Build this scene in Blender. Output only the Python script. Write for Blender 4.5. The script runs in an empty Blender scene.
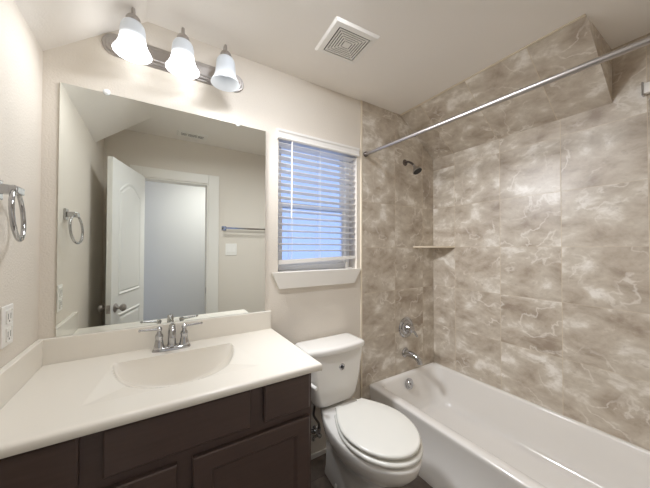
import bpy, bmesh, math, random
from mathutils import Vector, Matrix
random.seed(4)
scene = bpy.context.scene
COL = scene.collection
PI = math.pi

# ------------------------------------------------------------------ camera
cam_data = bpy.data.cameras.new('camera')
cam = bpy.data.objects.new('camera', cam_data)
COL.objects.link(cam)
cam_data.sensor_fit = 'HORIZONTAL'
cam_data.sensor_width = 36.0
cam_data.lens = 36.0 * 270.30 / 650.0
cam_data.clip_start = 0.01
RT = Vector((0.84854254, -0.52912164, 0.00241704))
UP = Vector((-0.00980869, -0.01116249, 0.99988959))
FW = Vector((0.52903624, 0.84847256, 0.01466183))
CAM = Vector((0.4024, -1.5408, 1.3603))
cam.matrix_world = Matrix(((RT.x, UP.x, -FW.x, CAM.x), (RT.y, UP.y, -FW.y, CAM.y),
                           (RT.z, UP.z, -FW.z, CAM.z), (0, 0, 0, 1)))
scene.camera = cam

# ------------------------------------------------------------------ world, exposure, lights
world = bpy.data.worlds.new('daylight')
scene.world = world
world.use_nodes = True
bgn = world.node_tree.nodes['Background']
bgn.inputs[0].default_value = (0.40, 0.545, 1.0, 1)
bgn.inputs[1].default_value = 1.2
vs = scene.view_settings
vs.view_transform = 'Standard'
vs.look = 'None'
vs.gamma = 1.0
vs.exposure = 0.28
vs.use_curve_mapping = False
scene.cycles.max_bounces = 12
scene.cycles.diffuse_bounces = 8
scene.cycles.glossy_bounces = 6
scene.cycles.sample_clamp_indirect = 6.0

LAMP_COL = (0.98, 0.99, 1.0, 1)
LAMP_BRIGHT = (4.2, 5.2)        # the two good bulbs
LAMP_WEAK = 0.36           # the failing third bulb

# unseen fill light added under the hall ceiling to brighten hall and doorway
ld = bpy.data.lights.new('hall_fill', 'AREA')
ld.shape = 'DISK'
ld.size = 0.5
ld.energy = 20.5
ld.color = (1.0, 1.0, 1.0)
lo = bpy.data.objects.new('hall_fill', ld)
lo.location = (1.15, -1.98, 2.42)
COL.objects.link(lo)

# soft fill added under the ceiling, out of view; no fixture hangs there
sd = bpy.data.lights.new('ceiling_fill', 'AREA')
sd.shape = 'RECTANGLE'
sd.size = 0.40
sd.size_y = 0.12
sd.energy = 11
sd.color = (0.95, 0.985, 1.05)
so = bpy.data.objects.new('ceiling_fill', sd)
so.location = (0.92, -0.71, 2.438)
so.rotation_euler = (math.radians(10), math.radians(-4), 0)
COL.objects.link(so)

# spot added under the middle vanity shade, boosting its light across the tub
pd = bpy.data.lights.new('vanity_spot', 'SPOT')
pd.energy = 79.0
pd.spot_size = math.radians(106)
pd.spot_blend = 1.0
pd.shadow_soft_size = 0.10
pd.color = (0.965, 0.99, 1.04)
po = bpy.data.objects.new('vanity_spot', pd)
po.location = (0.499, -0.14, 2.150)
po.rotation_euler = Vector((0.80, -0.36, -0.62)).to_track_quat('-Z', 'Y').to_euler()
COL.objects.link(po)
# second spot added under the first shade to brighten the left wall
qd = bpy.data.lights.new('vanity_spot', 'SPOT')
qd.energy = 4.5
qd.spot_size = math.radians(140)
qd.spot_blend = 1.0
qd.shadow_soft_size = 0.05
qd.color = (0.965, 0.99, 1.04)
qo = bpy.data.objects.new('vanity_spot', qd)
qo.location = (0.308, -0.13, 2.165)
qo.rotation_euler = Vector((-0.55, -0.40, -0.9)).to_track_quat('-Z', 'Y').to_euler()
COL.objects.link(qo)

# ------------------------------------------------------------------ material helpers
def new_mat(name):
    m = bpy.data.materials.new(name)
    m.use_nodes = True
    nt = m.node_tree
    return m, nt, nt.nodes['Principled BSDF']

def srgb(r, g, b):
    f = lambda c: (c / 255 / 12.92) if c / 255 <= 0.04045 else ((c / 255 + 0.055) / 1.055) ** 2.4
    return (f(r), f(g), f(b), 1)

def simple(name, col, rough=0.5, metal=0.0, spec=0.5, coat=0.0):
    m, nt, b = new_mat(name)
    b.inputs['Base Color'].default_value = col
    b.inputs['Roughness'].default_value = rough
    b.inputs['Metallic'].default_value = metal
    b.inputs['Specular IOR Level'].default_value = spec
    b.inputs['Coat Weight'].default_value = coat
    return m

def bumped(name, col, scale, strength, rough=0.6, dist=0.002, var=0.0, detail=3):
    """plain colour with a fine procedural bump and an optional slight mottling"""
    m, nt, b = new_mat(name)
    N, L = nt.nodes, nt.links
    b.inputs['Roughness'].default_value = rough
    b.inputs['Base Color'].default_value = col
    g = N.new('ShaderNodeNewGeometry')
    n = N.new('ShaderNodeTexNoise')
    n.inputs['Scale'].default_value = scale
    n.inputs['Detail'].default_value = detail
    L.new(g.outputs['Position'], n.inputs['Vector'])
    bp = N.new('ShaderNodeBump')
    bp.inputs['Strength'].default_value = strength
    bp.inputs['Distance'].default_value = dist
    L.new(n.outputs['Fac'], bp.inputs['Height'])
    L.new(bp.outputs['Normal'], b.inputs['Normal'])
    if var:
        n2 = N.new('ShaderNodeTexNoise')
        n2.inputs['Scale'].default_value = scale * 0.06
        L.new(g.outputs['Position'], n2.inputs['Vector'])
        mx = N.new('ShaderNodeMix')
        mx.data_type = 'RGBA'
        mx.inputs['A'].default_value = tuple(c * (1 - var) for c in col[:3]) + (1,)
        mx.inputs['B'].default_value = tuple(min(1, c * (1 + var)) for c in col[:3]) + (1,)
        L.new(n2.outputs['Fac'], mx.inputs['Factor'])
        L.new(mx.outputs['Result'], b.inputs['Base Color'])
    return m

def tile_mat(name, pu, pv, stops, grout, scale=5.6, gw=0.0030, rough=0.33, vein=0.55):
    """stone-look tiles: UV in metres, one cloud pattern per tile, thin grout"""
    m, nt, b = new_mat(name)
    N, L = nt.nodes, nt.links
    def math_(op, a, bb=None):
        n = N.new('ShaderNodeMath'); n.operation = op
        for i, v in enumerate((a, bb)):
            if v is None: continue
            if isinstance(v, (int, float)): n.inputs[i].default_value = v
            else: L.new(v, n.inputs[i])
        return n.outputs[0]
    uv = N.new('ShaderNodeUVMap'); uv.uv_map = 'metric'
    sp = N.new('ShaderNodeSeparateXYZ'); L.new(uv.outputs[0], sp.inputs[0])
    u = math_('DIVIDE', sp.outputs[0], pu); v = math_('DIVIDE', sp.outputs[1], pv)
    fu = math_('FLOOR', u); fv = math_('FLOOR', v)
    cb = N.new('ShaderNodeCombineXYZ'); L.new(fu, cb.inputs[0]); L.new(fv, cb.inputs[1])
    wn = N.new('ShaderNodeTexWhiteNoise'); wn.noise_dimensions = '2D'; L.new(cb.outputs[0], wn.inputs['Vector'])
    off = N.new('ShaderNodeVectorMath'); off.operation = 'SCALE'; off.inputs['Scale'].default_value = 6.0
    L.new(wn.outputs['Color'], off.inputs[0])
    ad = N.new('ShaderNodeVectorMath'); L.new(uv.outputs[0], ad.inputs[0]); L.new(off.outputs[0], ad.inputs[1])
    # a slanted grain
    mp = N.new('ShaderNodeMapping'); mp.inputs['Rotation'].default_value = (0, 0, 0.45); mp.inputs['Scale'].default_value = (1.0, 1.45, 1.0)
    L.new(ad.outputs[0], mp.inputs['Vector'])
    n1 = N.new('ShaderNodeTexNoise'); n1.inputs['Scale'].default_value = scale; n1.inputs['Detail'].default_value = 10; n1.inputs['Roughness'].default_value = 0.60; n1.inputs['Distortion'].default_value = 0.25
    L.new(mp.outputs[0], n1.inputs['Vector'])
    rp = N.new('ShaderNodeValToRGB')
    els = rp.color_ramp.elements
    while len(els) < len(stops): els.new(0.5)
    for e, (p_, c_) in zip(els, stops): e.position = p_; e.color = c_
    L.new(n1.outputs['Fac'], rp.inputs['Fac'])
    # light veins where a second noise crosses its middle value
    n2 = N.new('ShaderNodeTexNoise'); n2.inputs['Scale'].default_value = scale * 1.1; n2.inputs['Detail'].default_value = 5; n2.inputs['Distortion'].default_value = 0.35
    L.new(ad.outputs[0], n2.inputs['Vector'])
    d = math_('ABSOLUTE', math_('SUBTRACT', n2.outputs['Fac'], 0.52))
    vm = N.new('ShaderNodeMapRange'); vm.interpolation_type = 'SMOOTHSTEP'
    vm.inputs['From Min'].default_value = 0.0; vm.inputs['From Max'].default_value = 0.030
    vm.inputs['To Min'].default_value = vein; vm.inputs['To Max'].default_value = 0.0
    L.new(d, vm.inputs['Value'])
    n3 = N.new('ShaderNodeTexNoise'); n3.inputs['Scale'].default_value = 4.0; L.new(ad.outputs[0], n3.inputs['Vector'])
    vfade = N.new('ShaderNodeMapRange'); vfade.inputs['From Min'].default_value = 0.44; vfade.inputs['From Max'].default_value = 0.58
    L.new(n3.outputs['Fac'], vfade.inputs['Value'])
    mv = N.new('ShaderNodeMix'); mv.data_type = 'RGBA'; mv.inputs['B'].default_value = stops[-1][1]
    L.new(math_('MULTIPLY', vm.outputs['Result'], vfade.outputs['Result']), mv.inputs['Factor']); L.new(rp.outputs['Color'], mv.inputs['A'])
    # fine dark pitting
    n4 = N.new('ShaderNodeTexNoise'); n4.inputs['Scale'].default_value = 26; n4.inputs['Detail'].default_value = 5; n4.inputs['Roughness'].default_value = 0.7
    L.new(mp.outputs[0], n4.inputs['Vector'])
    pm = N.new('ShaderNodeMapRange'); pm.inputs['From Min'].default_value = 0.57; pm.inputs['From Max'].default_value = 0.72
    pm.inputs['To Max'].default_value = 0.45; L.new(n4.outputs['Fac'], pm.inputs['Value'])
    mpit = N.new('ShaderNodeMix'); mpit.data_type = 'RGBA'; mpit.inputs['B'].default_value = stops[0][1]
    L.new(pm.outputs['Result'], mpit.inputs['Factor']); L.new(mv.outputs['Result'], mpit.inputs['A'])
    # grout
    du = math_('MULTIPLY', math_('SUBTRACT', 0.5, math_('ABSOLUTE', math_('SUBTRACT', math_('FRACT', u), 0.5))), pu)
    dv = math_('MULTIPLY', math_('SUBTRACT', 0.5, math_('ABSOLUTE', math_('SUBTRACT', math_('FRACT', v), 0.5))), pv)
    gu = math_('LESS_THAN', du, gw * 0.5); gv = math_('LESS_THAN', dv, gw * 0.5)
    gv = math_('MULTIPLY', gv, 0.6)
    gm = math_('MULTIPLY', math_('MAXIMUM', gu, gv), 0.85)
    mg = N.new('ShaderNodeMix'); mg.data_type = 'RGBA'; mg.inputs['B'].default_value = grout
    L.new(gm, mg.inputs['Factor']); L.new(mpit.outputs['Result'], mg.inputs['A'])
    L.new(mg.outputs['Result'], b.inputs['Base Color'])
    ro = N.new('ShaderNodeMapRange'); ro.inputs['To Min'].default_value = rough; ro.inputs['To Max'].default_value = 0.7
    L.new(gm, ro.inputs['Value']); L.new(ro.outputs['Result'], b.inputs['Roughness'])
    bp = N.new('ShaderNodeBump'); bp.inputs['Strength'].default_value = 0.35; bp.inputs['Distance'].default_value = 0.0012; bp.invert = True
    L.new(gm, bp.inputs['Height']); L.new(bp.outputs['Normal'], b.inputs['Normal'])
    return m

def wood_mat(name, c0, c1, rough=0.36):
    m, nt, b = new_mat(name)
    N, L = nt.nodes, nt.links
    g = N.new('ShaderNodeNewGeometry')
    mp = N.new('ShaderNodeMapping'); mp.inputs['Scale'].default_value = (4, 4, 40); L.new(g.outputs['Position'], mp.inputs['Vector'])
    n = N.new('ShaderNodeTexNoise'); n.inputs['Scale'].default_value = 2.0; n.inputs['Detail'].default_value = 5; n.inputs['Distortion'].default_value = 0.6
    L.new(mp.outputs[0], n.inputs['Vector'])
    mx = N.new('ShaderNodeMix'); mx.data_type = 'RGBA'; mx.inputs['A'].default_value = c0; mx.inputs['B'].default_value = c1
    L.new(n.outputs['Fac'], mx.inputs['Factor']); L.new(mx.outputs['Result'], b.inputs['Base Color'])
    b.inputs['Roughness'].default_value = rough
    return m

def glass_mat(name):
    m = bpy.data.materials.new(name); m.use_nodes = True
    nt = m.node_tree; nt.nodes.clear()
    o = nt.nodes.new('ShaderNodeOutputMaterial'); mx = nt.nodes.new('ShaderNodeMixShader')
    t = nt.nodes.new('ShaderNodeBsdfTransparent'); gl = nt.nodes.new('ShaderNodeBsdfGlossy')
    t.inputs[0].default_value = (0.93, 0.96, 0.98, 1); gl.inputs['Roughness'].default_value = 0.02
    mx.inputs[0].default_value = 0.07
    nt.links.new(t.outputs[0], mx.inputs[1]); nt.links.new(gl.outputs[0], mx.inputs[2]); nt.links.new(mx.outputs[0], o.inputs[0])
    return m

def shade_mat(name, strength, zmin, zmax, top):
    """frosted glass lit from inside, strongest round the bulb near the mouth"""
    m, nt, b = new_mat(name)
    N, L = nt.nodes, nt.links
    b.inputs['Base Color'].default_value = (0.46, 0.49, 0.52, 1)
    b.inputs['Roughness'].default_value = 0.35
    g = N.new('ShaderNodeNewGeometry'); sp = N.new('ShaderNodeSeparateXYZ'); L.new(g.outputs['Position'], sp.inputs[0])
    mr = N.new('ShaderNodeMapRange'); mr.interpolation_type = 'SMOOTHSTEP'
    mr.inputs['From Min'].default_value = zmin; mr.inputs['From Max'].default_value = zmax
    mr.inputs['To Min'].default_value = strength; mr.inputs['To Max'].default_value = top
    L.new(sp.outputs[2], mr.inputs['Value'])
    b.inputs['Emission Color'].default_value = LAMP_COL
    L.new(mr.outputs['Result'], b.inputs['Emission Strength'])
    return m

PAINT = bumped('wall_paint', srgb(219, 211, 199), 130, 0.5, 0.62, 0.003)
CEILPAINT = bumped('ceiling_paint', srgb(236, 231, 224), 120, 0.25, 0.7, 0.003)
HALLPAINT = bumped('hall_paint', srgb(192, 193, 192), 60, 0.2, 0.6)
TRIMW = simple('trim_white', srgb(232, 228, 220), 0.35)
DOORW = simple('door_white', srgb(230, 230, 226), 0.38)
GROUTC = srgb(206, 192, 168)
STOPS = [(0.30, srgb(156, 141, 125)), (0.43, srgb(182, 169, 153)), (0.56, srgb(200, 190, 175)), (0.68, srgb(233, 227, 218))]
TILE = tile_mat('stone_tile', 0.346, 0.338, STOPS, GROUTC)
TILEB = tile_mat('stone_tile_end', 0.336, 0.338, STOPS, GROUTC)
FLOORT = tile_mat('floor_plank_tile', 0.15, 0.9, [(0.3, srgb(84, 74, 66)), (0.5, srgb(104, 93, 84)), (0.6, srgb(116, 105, 95)), (0.75, srgb(130, 118, 107))], srgb(80, 72, 66), scale=6, vein=0.1, rough=0.4)
CAULK = simple('cream_trim', srgb(222, 210, 190), 0.5)
MARBLE = bumped('cultured_marble', srgb(228, 222, 211), 30, 0.0, 0.22, var=0.02)
BASIN = MARBLE
DARKWOOD = wood_mat('espresso_wood', srgb(74, 59, 54), srgb(88, 72, 66))
DARKGAP = simple('cabinet_inside', srgb(30, 22, 20), 0.7)
CHROME = simple('chrome', (0.50, 0.50, 0.51, 1), 0.08, 1.0)
NICKEL = simple('brushed_nickel', (0.45, 0.42, 0.40, 1), 0.36, 1.0)
DARKMETAL = simple('dark_nickel', (0.16, 0.14, 0.13, 1), 0.3, 0.9)
BLACK = simple('black_rubber', (0.015, 0.015, 0.015, 1), 0.5)
PORCELAIN = simple('porcelain', srgb(231, 228, 222), 0.10, coat=0.5)
SEATW = simple('seat_plastic', srgb(228, 226, 218), 0.22)
ACRYLIC = simple('tub_acrylic', srgb(229, 225, 219), 0.13, coat=0.4)
PLASTIC = simple('white_plastic', srgb(234, 231, 225), 0.35)
SLOTDARK = simple('dark_slot', srgb(30, 28, 26), 0.7)
MIRROR = simple('mirror_silver', (0.86, 0.885, 0.85, 1), 0.0, 1.0)
MEDGE = simple('mirror_edge', srgb(120, 126, 118), 0.2, 0.4)
CLIPM = simple('clear_clip', srgb(236, 238, 238), 0.15)
BLINDW = bumped('blind_white', srgb(232, 229, 224), 90, 0.05, 0.4)
SHELFM = bumped('shelf_stone', srgb(214, 200, 178), 40, 0.05, 0.3, var=0.04)
GLASS = glass_mat('window_glass')
VINYL = simple('vinyl_white', srgb(232, 234, 236), 0.35)
FILAMENT = None

# ------------------------------------------------------------------ geometry helpers
def box(bm, x0, x1, y0, y1, z0, z1, bev=0.0, seg=2):
    vs_ = [bm.verts.new(c) for c in ((x0, y0, z0), (x1, y0, z0), (x1, y1, z0), (x0, y1, z0), (x0, y0, z1), (x1, y0, z1), (x1, y1, z1), (x0, y1, z1))]
    fs = [bm.faces.new([vs_[i] for i in f]) for f in ((0, 3, 2, 1), (4, 5, 6, 7), (0, 1, 5, 4), (1, 2, 6, 5), (2, 3, 7, 6), (3, 0, 4, 7))]
    if bev:
        es = list({e for f in fs for e in f.edges})
        bmesh.ops.bevel(bm, geom=es, offset=bev, segments=seg, affect='EDGES', profile=0.5)

def loft(bm, rings, cap0=True, cap1=True, closed=True):
    R = [[bm.verts.new(p) for p in r] for r in rings]
    n = len(R[0])
    for a, b in zip(R, R[1:]):
        for i in range(n if closed else n - 1):
            j = (i + 1) % n
            bm.faces.new((a[i], a[j], b[j], b[i]))
    if cap0: bm.faces.new(R[0][::-1])
    if cap1: bm.faces.new(R[-1])
    return R

def basis(d):
    d = Vector(d).normalized()
    t = Vector((0, 0, 1)) if abs(d.z) < 0.95 else Vector((1, 0, 0))
    a = d.cross(t).normalized()
    return a, d.cross(a).normalized(), d

def lathe(bm, profile, origin, axis=(0, 0, 1), seg=32, cap0=True, cap1=True):
    """profile: (radius, distance along the axis)"""
    a, b, d = basis(axis); o = Vector(origin)
    rings = []
    for r, h in profile:
        r = max(r, 1e-4)
        rings.append([o + d * h + (a * math.cos(2 * PI * k / seg) + b * math.sin(2 * PI * k / seg)) * r for k in range(seg)])
    loft(bm, rings, cap0, cap1)

def smooth_path(pts, n=8):
    P = [Vector(p) for p in pts]
    out = []
    for i in range(len(P) - 1):
        p0 = P[max(i - 1, 0)]; p1 = P[i]; p2 = P[i + 1]; p3 = P[min(i + 2, len(P) - 1)]
        for k in range(n):
            t = k / n
            out.append(0.5 * ((2 * p1) + (p2 - p0) * t + (2 * p0 - 5 * p1 + 4 * p2 - p3) * t * t + (-p0 + 3 * p1 - 3 * p2 + p3) * t ** 3))
    out.append(P[-1])
    return out

def tube(bm, pts, r, seg=12, smooth=8, closed=False):
    P = smooth_path(pts, smooth) if smooth else [Vector(p) for p in pts]
    n = len(P)
    rr = (lambda t: r) if not callable(r) else r
    prev = None; rings = []
    for i, p in enumerate(P):
        if closed: d = P[(i + 1) % n] - P[i - 1]
        else: d = P[min(i + 1, n - 1)] - P[max(i - 1, 0)]
        d.normalize()
        if prev is None: a, b, _ = basis(d)
        else:
            a = (prev - d * prev.dot(d)).normalized(); b = d.cross(a).normalized()
        prev = a
        q = rr(i / max(n - 1, 1))
        rings.append([p + (a * math.cos(2 * PI * k / seg) + b * math.sin(2 * PI * k / seg)) * q for k in range(seg)])
    if closed: rings.append(rings[0])
    if closed:
        R = [[bm.verts.new(v) for v in r_] for r_ in rings[:-1]]
        m_ = len(R)
        for i in range(m_):
            A, B = R[i], R[(i + 1) % m_]
            for k in range(seg):
                j = (k + 1) % seg
                bm.faces.new((A[k], A[j], B[j], B[k]))
    else:
        loft(bm, rings)

def prism(bm, poly, vec):
    """closed polygon extruded along vec"""
    vec = Vector(vec)
    A = [Vector(p) for p in poly]
    loft(bm, [A, [p + vec for p in A]])

def rrect(x0, x1, y0, y1, z, r, k=6, m=4):
    """rounded rectangle ring, constant vertex count"""
    r = min(r, (x1 - x0) / 2 - 1e-4, (y1 - y0) / 2 - 1e-4); r = max(r, 1e-4)
    C = [(x1 - r, y1 - r, 0), (x0 + r, y1 - r, PI / 2), (x0 + r, y0 + r, PI), (x1 - r, y0 + r, 3 * PI / 2)]
    arcs = [[Vector((cx + r * math.cos(a0 + PI / 2 * i / k), cy + r * math.sin(a0 + PI / 2 * i / k), z)) for i in range(k + 1)] for cx, cy, a0 in C]
    out = []
    for i in range(4):
        out += arcs[i]
        p, q = arcs[i][-1], arcs[(i + 1) % 4][0]
        out += [p.lerp(q, t / m) for t in range(1, m)]
    return out

def finish(bm, name, mat, smooth=False, angle=40, uv=None):
    bmesh.ops.recalc_face_normals(bm, faces=bm.faces)
    if uv:
        lay = bm.loops.layers.uv.new('metric')
        for f in bm.faces:
            for l in f.loops: l[lay].uv = uv(l.vert.co, f.normal)
    me = bpy.data.meshes.new(name)
    bm.to_mesh(me); bm.free()
    for m in (mat if isinstance(mat, (list, tuple)) else [mat]): me.materials.append(m)
    if smooth:
        for p in me.polygons: p.use_smooth = True
        me.set_sharp_from_angle(angle=math.radians(angle))
    return me

ORIGIN = {}
def thing(name, label, cat, loc=(0, 0, 0), group=None):
    o = bpy.data.objects.new(name, None)
    COL.objects.link(o); o.location = loc; o.empty_display_size = 0.05
    ORIGIN[o.name] = Vector(loc)
    tag(o, label, cat, group)
    return o

def tag(o, label, cat, group=None):
    o['label'] = label; o['category'] = cat
    if group: o['group'] = group
    return o

def obj(name, bm, mat, parent=None, smooth=False, angle=40, uv=None, label=None, local=False):
    """one mesh object; with a parent the mesh is given in the thing's frame"""
    if parent is not None and not local:
        bmesh.ops.translate(bm, verts=bm.verts, vec=-ORIGIN[parent.name])
    o = bpy.data.objects.new(name, finish(bm, name, mat, smooth, angle, uv))
    COL.objects.link(o)
    if parent is not None:
        o.parent = parent
        ORIGIN[o.name] = ORIGIN.get(parent.name, Vector((0, 0, 0)))
    else:
        ORIGIN[o.name] = Vector((0, 0, 0))
    if label: o['label'] = label
    return o

def struct(name, bm, mat, **kw):
    o = obj(name, bm, mat, **kw)
    o['kind'] = 'structure'
    return o

def mk(fn, *a, **k):
    bm = bmesh.new(); fn(bm, *a, **k); return bm

# ------------------------------------------------------------------ room dimensions
XR, H, D = 2.495, 2.445, 1.537
XT = 1.679                         # where the tiling of the end wall starts
WX0, WX1, WZ0, WZ1 = 1.027, 1.633, 1.212, 2.083   # window hole
DX0, DX1, DZ = 0.280, 0.861, 2.028                # door hole
AL, ZL, WL = 0.355, 2.163, 1.1425  # left ceiling slope
AR, ZR, WR = 2.079, 2.152, 1.13    # right (tiled) ceiling slope
HY = -2.75                         # far wall of the hall

# ------------------------------------------------------------------ setting
bm = bmesh.new(); box(bm, -0.9, 2.7, HY - 0.1, 0.16, -0.1, 0.0)
struct('floor', bm, FLOORT, uv=lambda c, n: (c.y, c.x))
bm = bmesh.new(); box(bm, -0.9, 2.7, HY - 0.1, 0.16, H, H + 0.1)
struct('ceiling', bm, CEILPAINT)
bm = bmesh.new(); box(bm, -0.12, 0.0, -D - 0.12, 0.16, 0, H)
struct('wall_left', bm, PAINT)
bm = bmesh.new()
box(bm, 0, WX0, 0, 0.16, 0, H); box(bm, WX1, XR + 0.12, 0, 0.16, 0, H)
box(bm, WX0, WX1, 0, 0.16, 0, WZ0); box(bm, WX0, WX1, 0, 0.16, WZ1, H)
struct('wall_back', bm, PAINT)
bm = bmesh.new(); box(bm, XR, XR + 0.12, -D - 0.12, 0.0, 0, H)
struct('wall_right', bm, TILE, uv=lambda c, n: (-c.y - 0.214 + 0.346 * 4, c.z - 1.372 + 0.338 * 8))
bm = bmesh.new()
box(bm, -0.0, DX0, -D - 0.12, -D, 0, H); box(bm, DX1, XR, -D - 0.12, -D, 0, H); box(bm, DX0, DX1, -D - 0.12, -D, DZ, H)
struct('wall_front', bm, PAINT)
# hall beyond the door
bm = bmesh.new(); box(bm, -0.9, 2.7, HY - 0.1, HY, 0, H)
struct('wall_hall_back', bm, HALLPAINT)
bm = bmesh.new(); box(bm, -0.9, -0.8, HY, -D - 0.12, 0, H)
struct('wall_hall_left', bm, PAINT)
bm = bmesh.new(); box(bm, 2.6, 2.7, HY, -D - 0.12, 0, H)
struct('wall_hall_right', bm, PAINT)
# tiled facing of the end wall of the tub
bm = bmesh.new()
prism(bm, [(XT, -0.009, 0), (XR, -0.009, 0), (XR, -0.009, ZR), (AR, -0.009, H), (XT, -0.009, H)], (0, 0.009, 0))
struct('wall_back_tiling', bm, TILEB, uv=lambda c, n: (c.x - XT + 0.336 * 4, c.z - 1.365 + 0.338 * 8))
bm = bmesh.new(); box(bm, XT - 0.012, XT, -0.010, 0.0, 0, H, 0.002)
struct('trim_1', bm, CAULK)
# the sloping ceiling pieces in both corners
bm = bmesh.new(); prism(bm, [(0, 0, ZL), (AL, 0, H), (0, 0, H)], (0, -WL, 0))
struct('ceiling_slope_left', bm, CEILPAINT)
SL = math.hypot(XR - AR, H - ZR)
def uv_slope(c, n):
    if abs(n.y) > 0.8: return (c.x + 0.11, c.z)
    t = math.hypot(XR - c.x, c.z - ZR)
    return (-c.y - 0.20 + 0.346 * 4, t + 0.338 * 4 + 0.06)
bm = bmesh.new(); prism(bm, [(XR, -0.0, ZR), (AR, -0.0, H), (XR, -0.0, H)], (0, -WR, 0))
struct('ceiling_slope_right', bm, TILE, uv=uv_slope)
bm = bmesh.new(); box(bm, AR - 0.010, AR + 0.004, -WR, -0.009, H - 0.006, H, 0.002)
struct('trim_2', bm, CAULK)
# thin shoe moulding between vanity and tub
bm = bmesh.new(); box(bm, 0.975, XT - 0.012, -0.010, 0.0, 0, 0.030, 0.004)
struct('baseboard_back', bm, TRIMW)
bm = bmesh.new(); box(bm, DX1 + 0.105, 1.74, -D, -D + 0.013, 0, 0.09, 0.004)
struct('baseboard_front', bm, TRIMW)
# door casing
bm = bmesh.new()
CW = 0.095
for y0, y1 in ((-D, -D + 0.017),):
    box(bm, DX0 - CW, DX0, y0, y1, 0, DZ + CW, 0.004)
    box(bm, DX1, DX1 + CW + 0.01, y0, y1, 0, DZ + CW, 0.004)
    box(bm, DX0, DX1, y0, y1, DZ, DZ + CW, 0.004)
box(bm, DX0, DX0 + 0.012, -D - 0.12, -D + 0.006, 0, DZ); box(bm, DX1 - 0.012, DX1, -D - 0.12, -D + 0.006, 0, DZ)
box(bm, DX0 + 0.012, DX1 - 0.012, -D - 0.12, -D + 0.006, DZ - 0.012, DZ)
trim = struct('trim_3', bm, TRIMW)
bm = bmesh.new(); box(bm, DX1 - 0.0145, DX1 - 0.0115, -D - 0.04, -D - 0.012, 0.88, 0.94)
obj('strike_plate', bm, NICKEL, trim)

# door leaf, swung into the room
def arch_panel(bm, u0, u1, z0, z1, rise, t, y):
    """raised moulding loop round a panel with an arched top"""
    pts = [(u0, y, z0), (u1, y, z0), (u1, y, z1)]
    for i in range(1, 12):
        a = i / 12
        pts.append((u1 + (u0 - u1) * a, y, z1 + rise * math.sin(PI * a)))
    pts.append((u0, y, z1))
    cen = Vector(((u0 + u1) / 2, y, (z0 + z1) / 2))
    outer = [Vector(p) for p in pts]
    def inset(f, yy):
        o2 = []
        n = len(outer)
        for i in range(n):
            a = (outer[i] - outer[i - 1]); b = (outer[(i + 1) % n] - outer[i])
            na = Vector((-a.z, 0, a.x)).normalized(); nb = Vector((-b.z, 0, b.x)).normalized()
            nn = (na + nb); nn.normalize()
            o2.append(Vector((outer[i].x + nn.x * f, yy, outer[i].z + nn.z * f)))
        return o2
    s = 1 if y > 0 else -1
    rings = [inset(0, y), inset(0.008, y + s * 0.006), inset(0.018, y + s * 0.004), inset(0.030, y - s * 0.001), inset(0.045, y + s * 0.004)]
    loft(bm, rings, cap0=False, cap1=True)
LW = 0.592
hinge = Vector((0.290, -1.505, 0))
lat = Vector((0.112, -0.935, 0))
ang = math.atan2(lat.y - hinge.y, lat.x - hinge.x)
bm = bmesh.new()
box(bm, 0, LW, -0.0175, 0.0175, 0.012, 2.018, 0.002)
for s in (0.0176, -0.0176):
    arch_panel(bm, 0.10, LW - 0.10, 1.00, 1.80, 0.09, 0.02, s)
    arch_panel(bm, 0.10, LW - 0.10, 0.20, 0.86, 0.0, 0.02, s)
door = struct('door_1', bm, DOORW)
door.location = hinge; door.rotation_euler = (0, 0, ang)
for s in (1, -1):
    bm = bmesh.new()
    lathe(bm, [(0.032, 0), (0.032, 0.004), (0.026, 0.009), (0.011, 0.012), (0.010, 0.030), (0.020, 0.036), (0.027, 0.046), (0.027, 0.058), (0.018, 0.067), (0.004, 0.069)],
          (LW - 0.06, s * 0.0175, 0.915), (0, s, 0), 24)
    obj('door_handle', bm, NICKEL, door, smooth=True, local=True)
bm = bmesh.new(); box(bm, LW - 0.0005, LW + 0.0012, -0.012, 0.012, 0.885, 0.945); box(bm, LW + 0.001, LW + 0.009, -0.006, 0.006, 0.905, 0.925, 0.002)
obj('door_latch', bm, NICKEL, door, local=True)

# window set in the hole
bm = bmesh.new()
fy0, fy1 = 0.085, 0.135
FWD = 0.038
box(bm, WX0, WX0 + FWD, fy0, fy1, WZ0, WZ1, 0.003); box(bm, WX1 - FWD, WX1, fy0, fy1, WZ0, WZ1, 0.003)
box(bm, WX0 + FWD, WX1 - FWD, fy0, fy1, WZ0, WZ0 + FWD, 0.003); box(bm, WX0 + FWD, WX1 - FWD, fy0, fy1, WZ1 - FWD, WZ1, 0.003)
win = struct('window_1', bm, VINYL)
MZ = 1.640
def sash(z0, z1, y0, y1):
    b_ = bmesh.new(); w = 0.028
    x0, x1 = WX0 + FWD + 0.0005, WX1 - FWD - 0.0005
    box(b_, x0, x0 + w, y0, y1, z0, z1, 0.003); box(b_, x1 - w, x1, y0, y1, z0, z1, 0.003)
    box(b_, x0 + w, x1 - w, y0, y1, z0, z0 + w, 0.003); box(b_, x0 + w, x1 - w, y0, y1, z1 - w, z1, 0.003)
    s_ = obj('sash', b_, VINYL, win)
    g_ = bmesh.new(); box(g_, x0 + w - 0.004, x1 - w + 0.004, (y0 + y1) / 2 - 0.002, (y0 + y1) / 2 + 0.002, z0 + w - 0.004, z1 - w + 0.004)
    obj('pane', g_, GLASS, s_)
sash(WZ0 + FWD, MZ + 0.018, 0.088, 0.108)
sash(MZ - 0.018, WZ1 - FWD, 0.1095, 0.1295)
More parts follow.
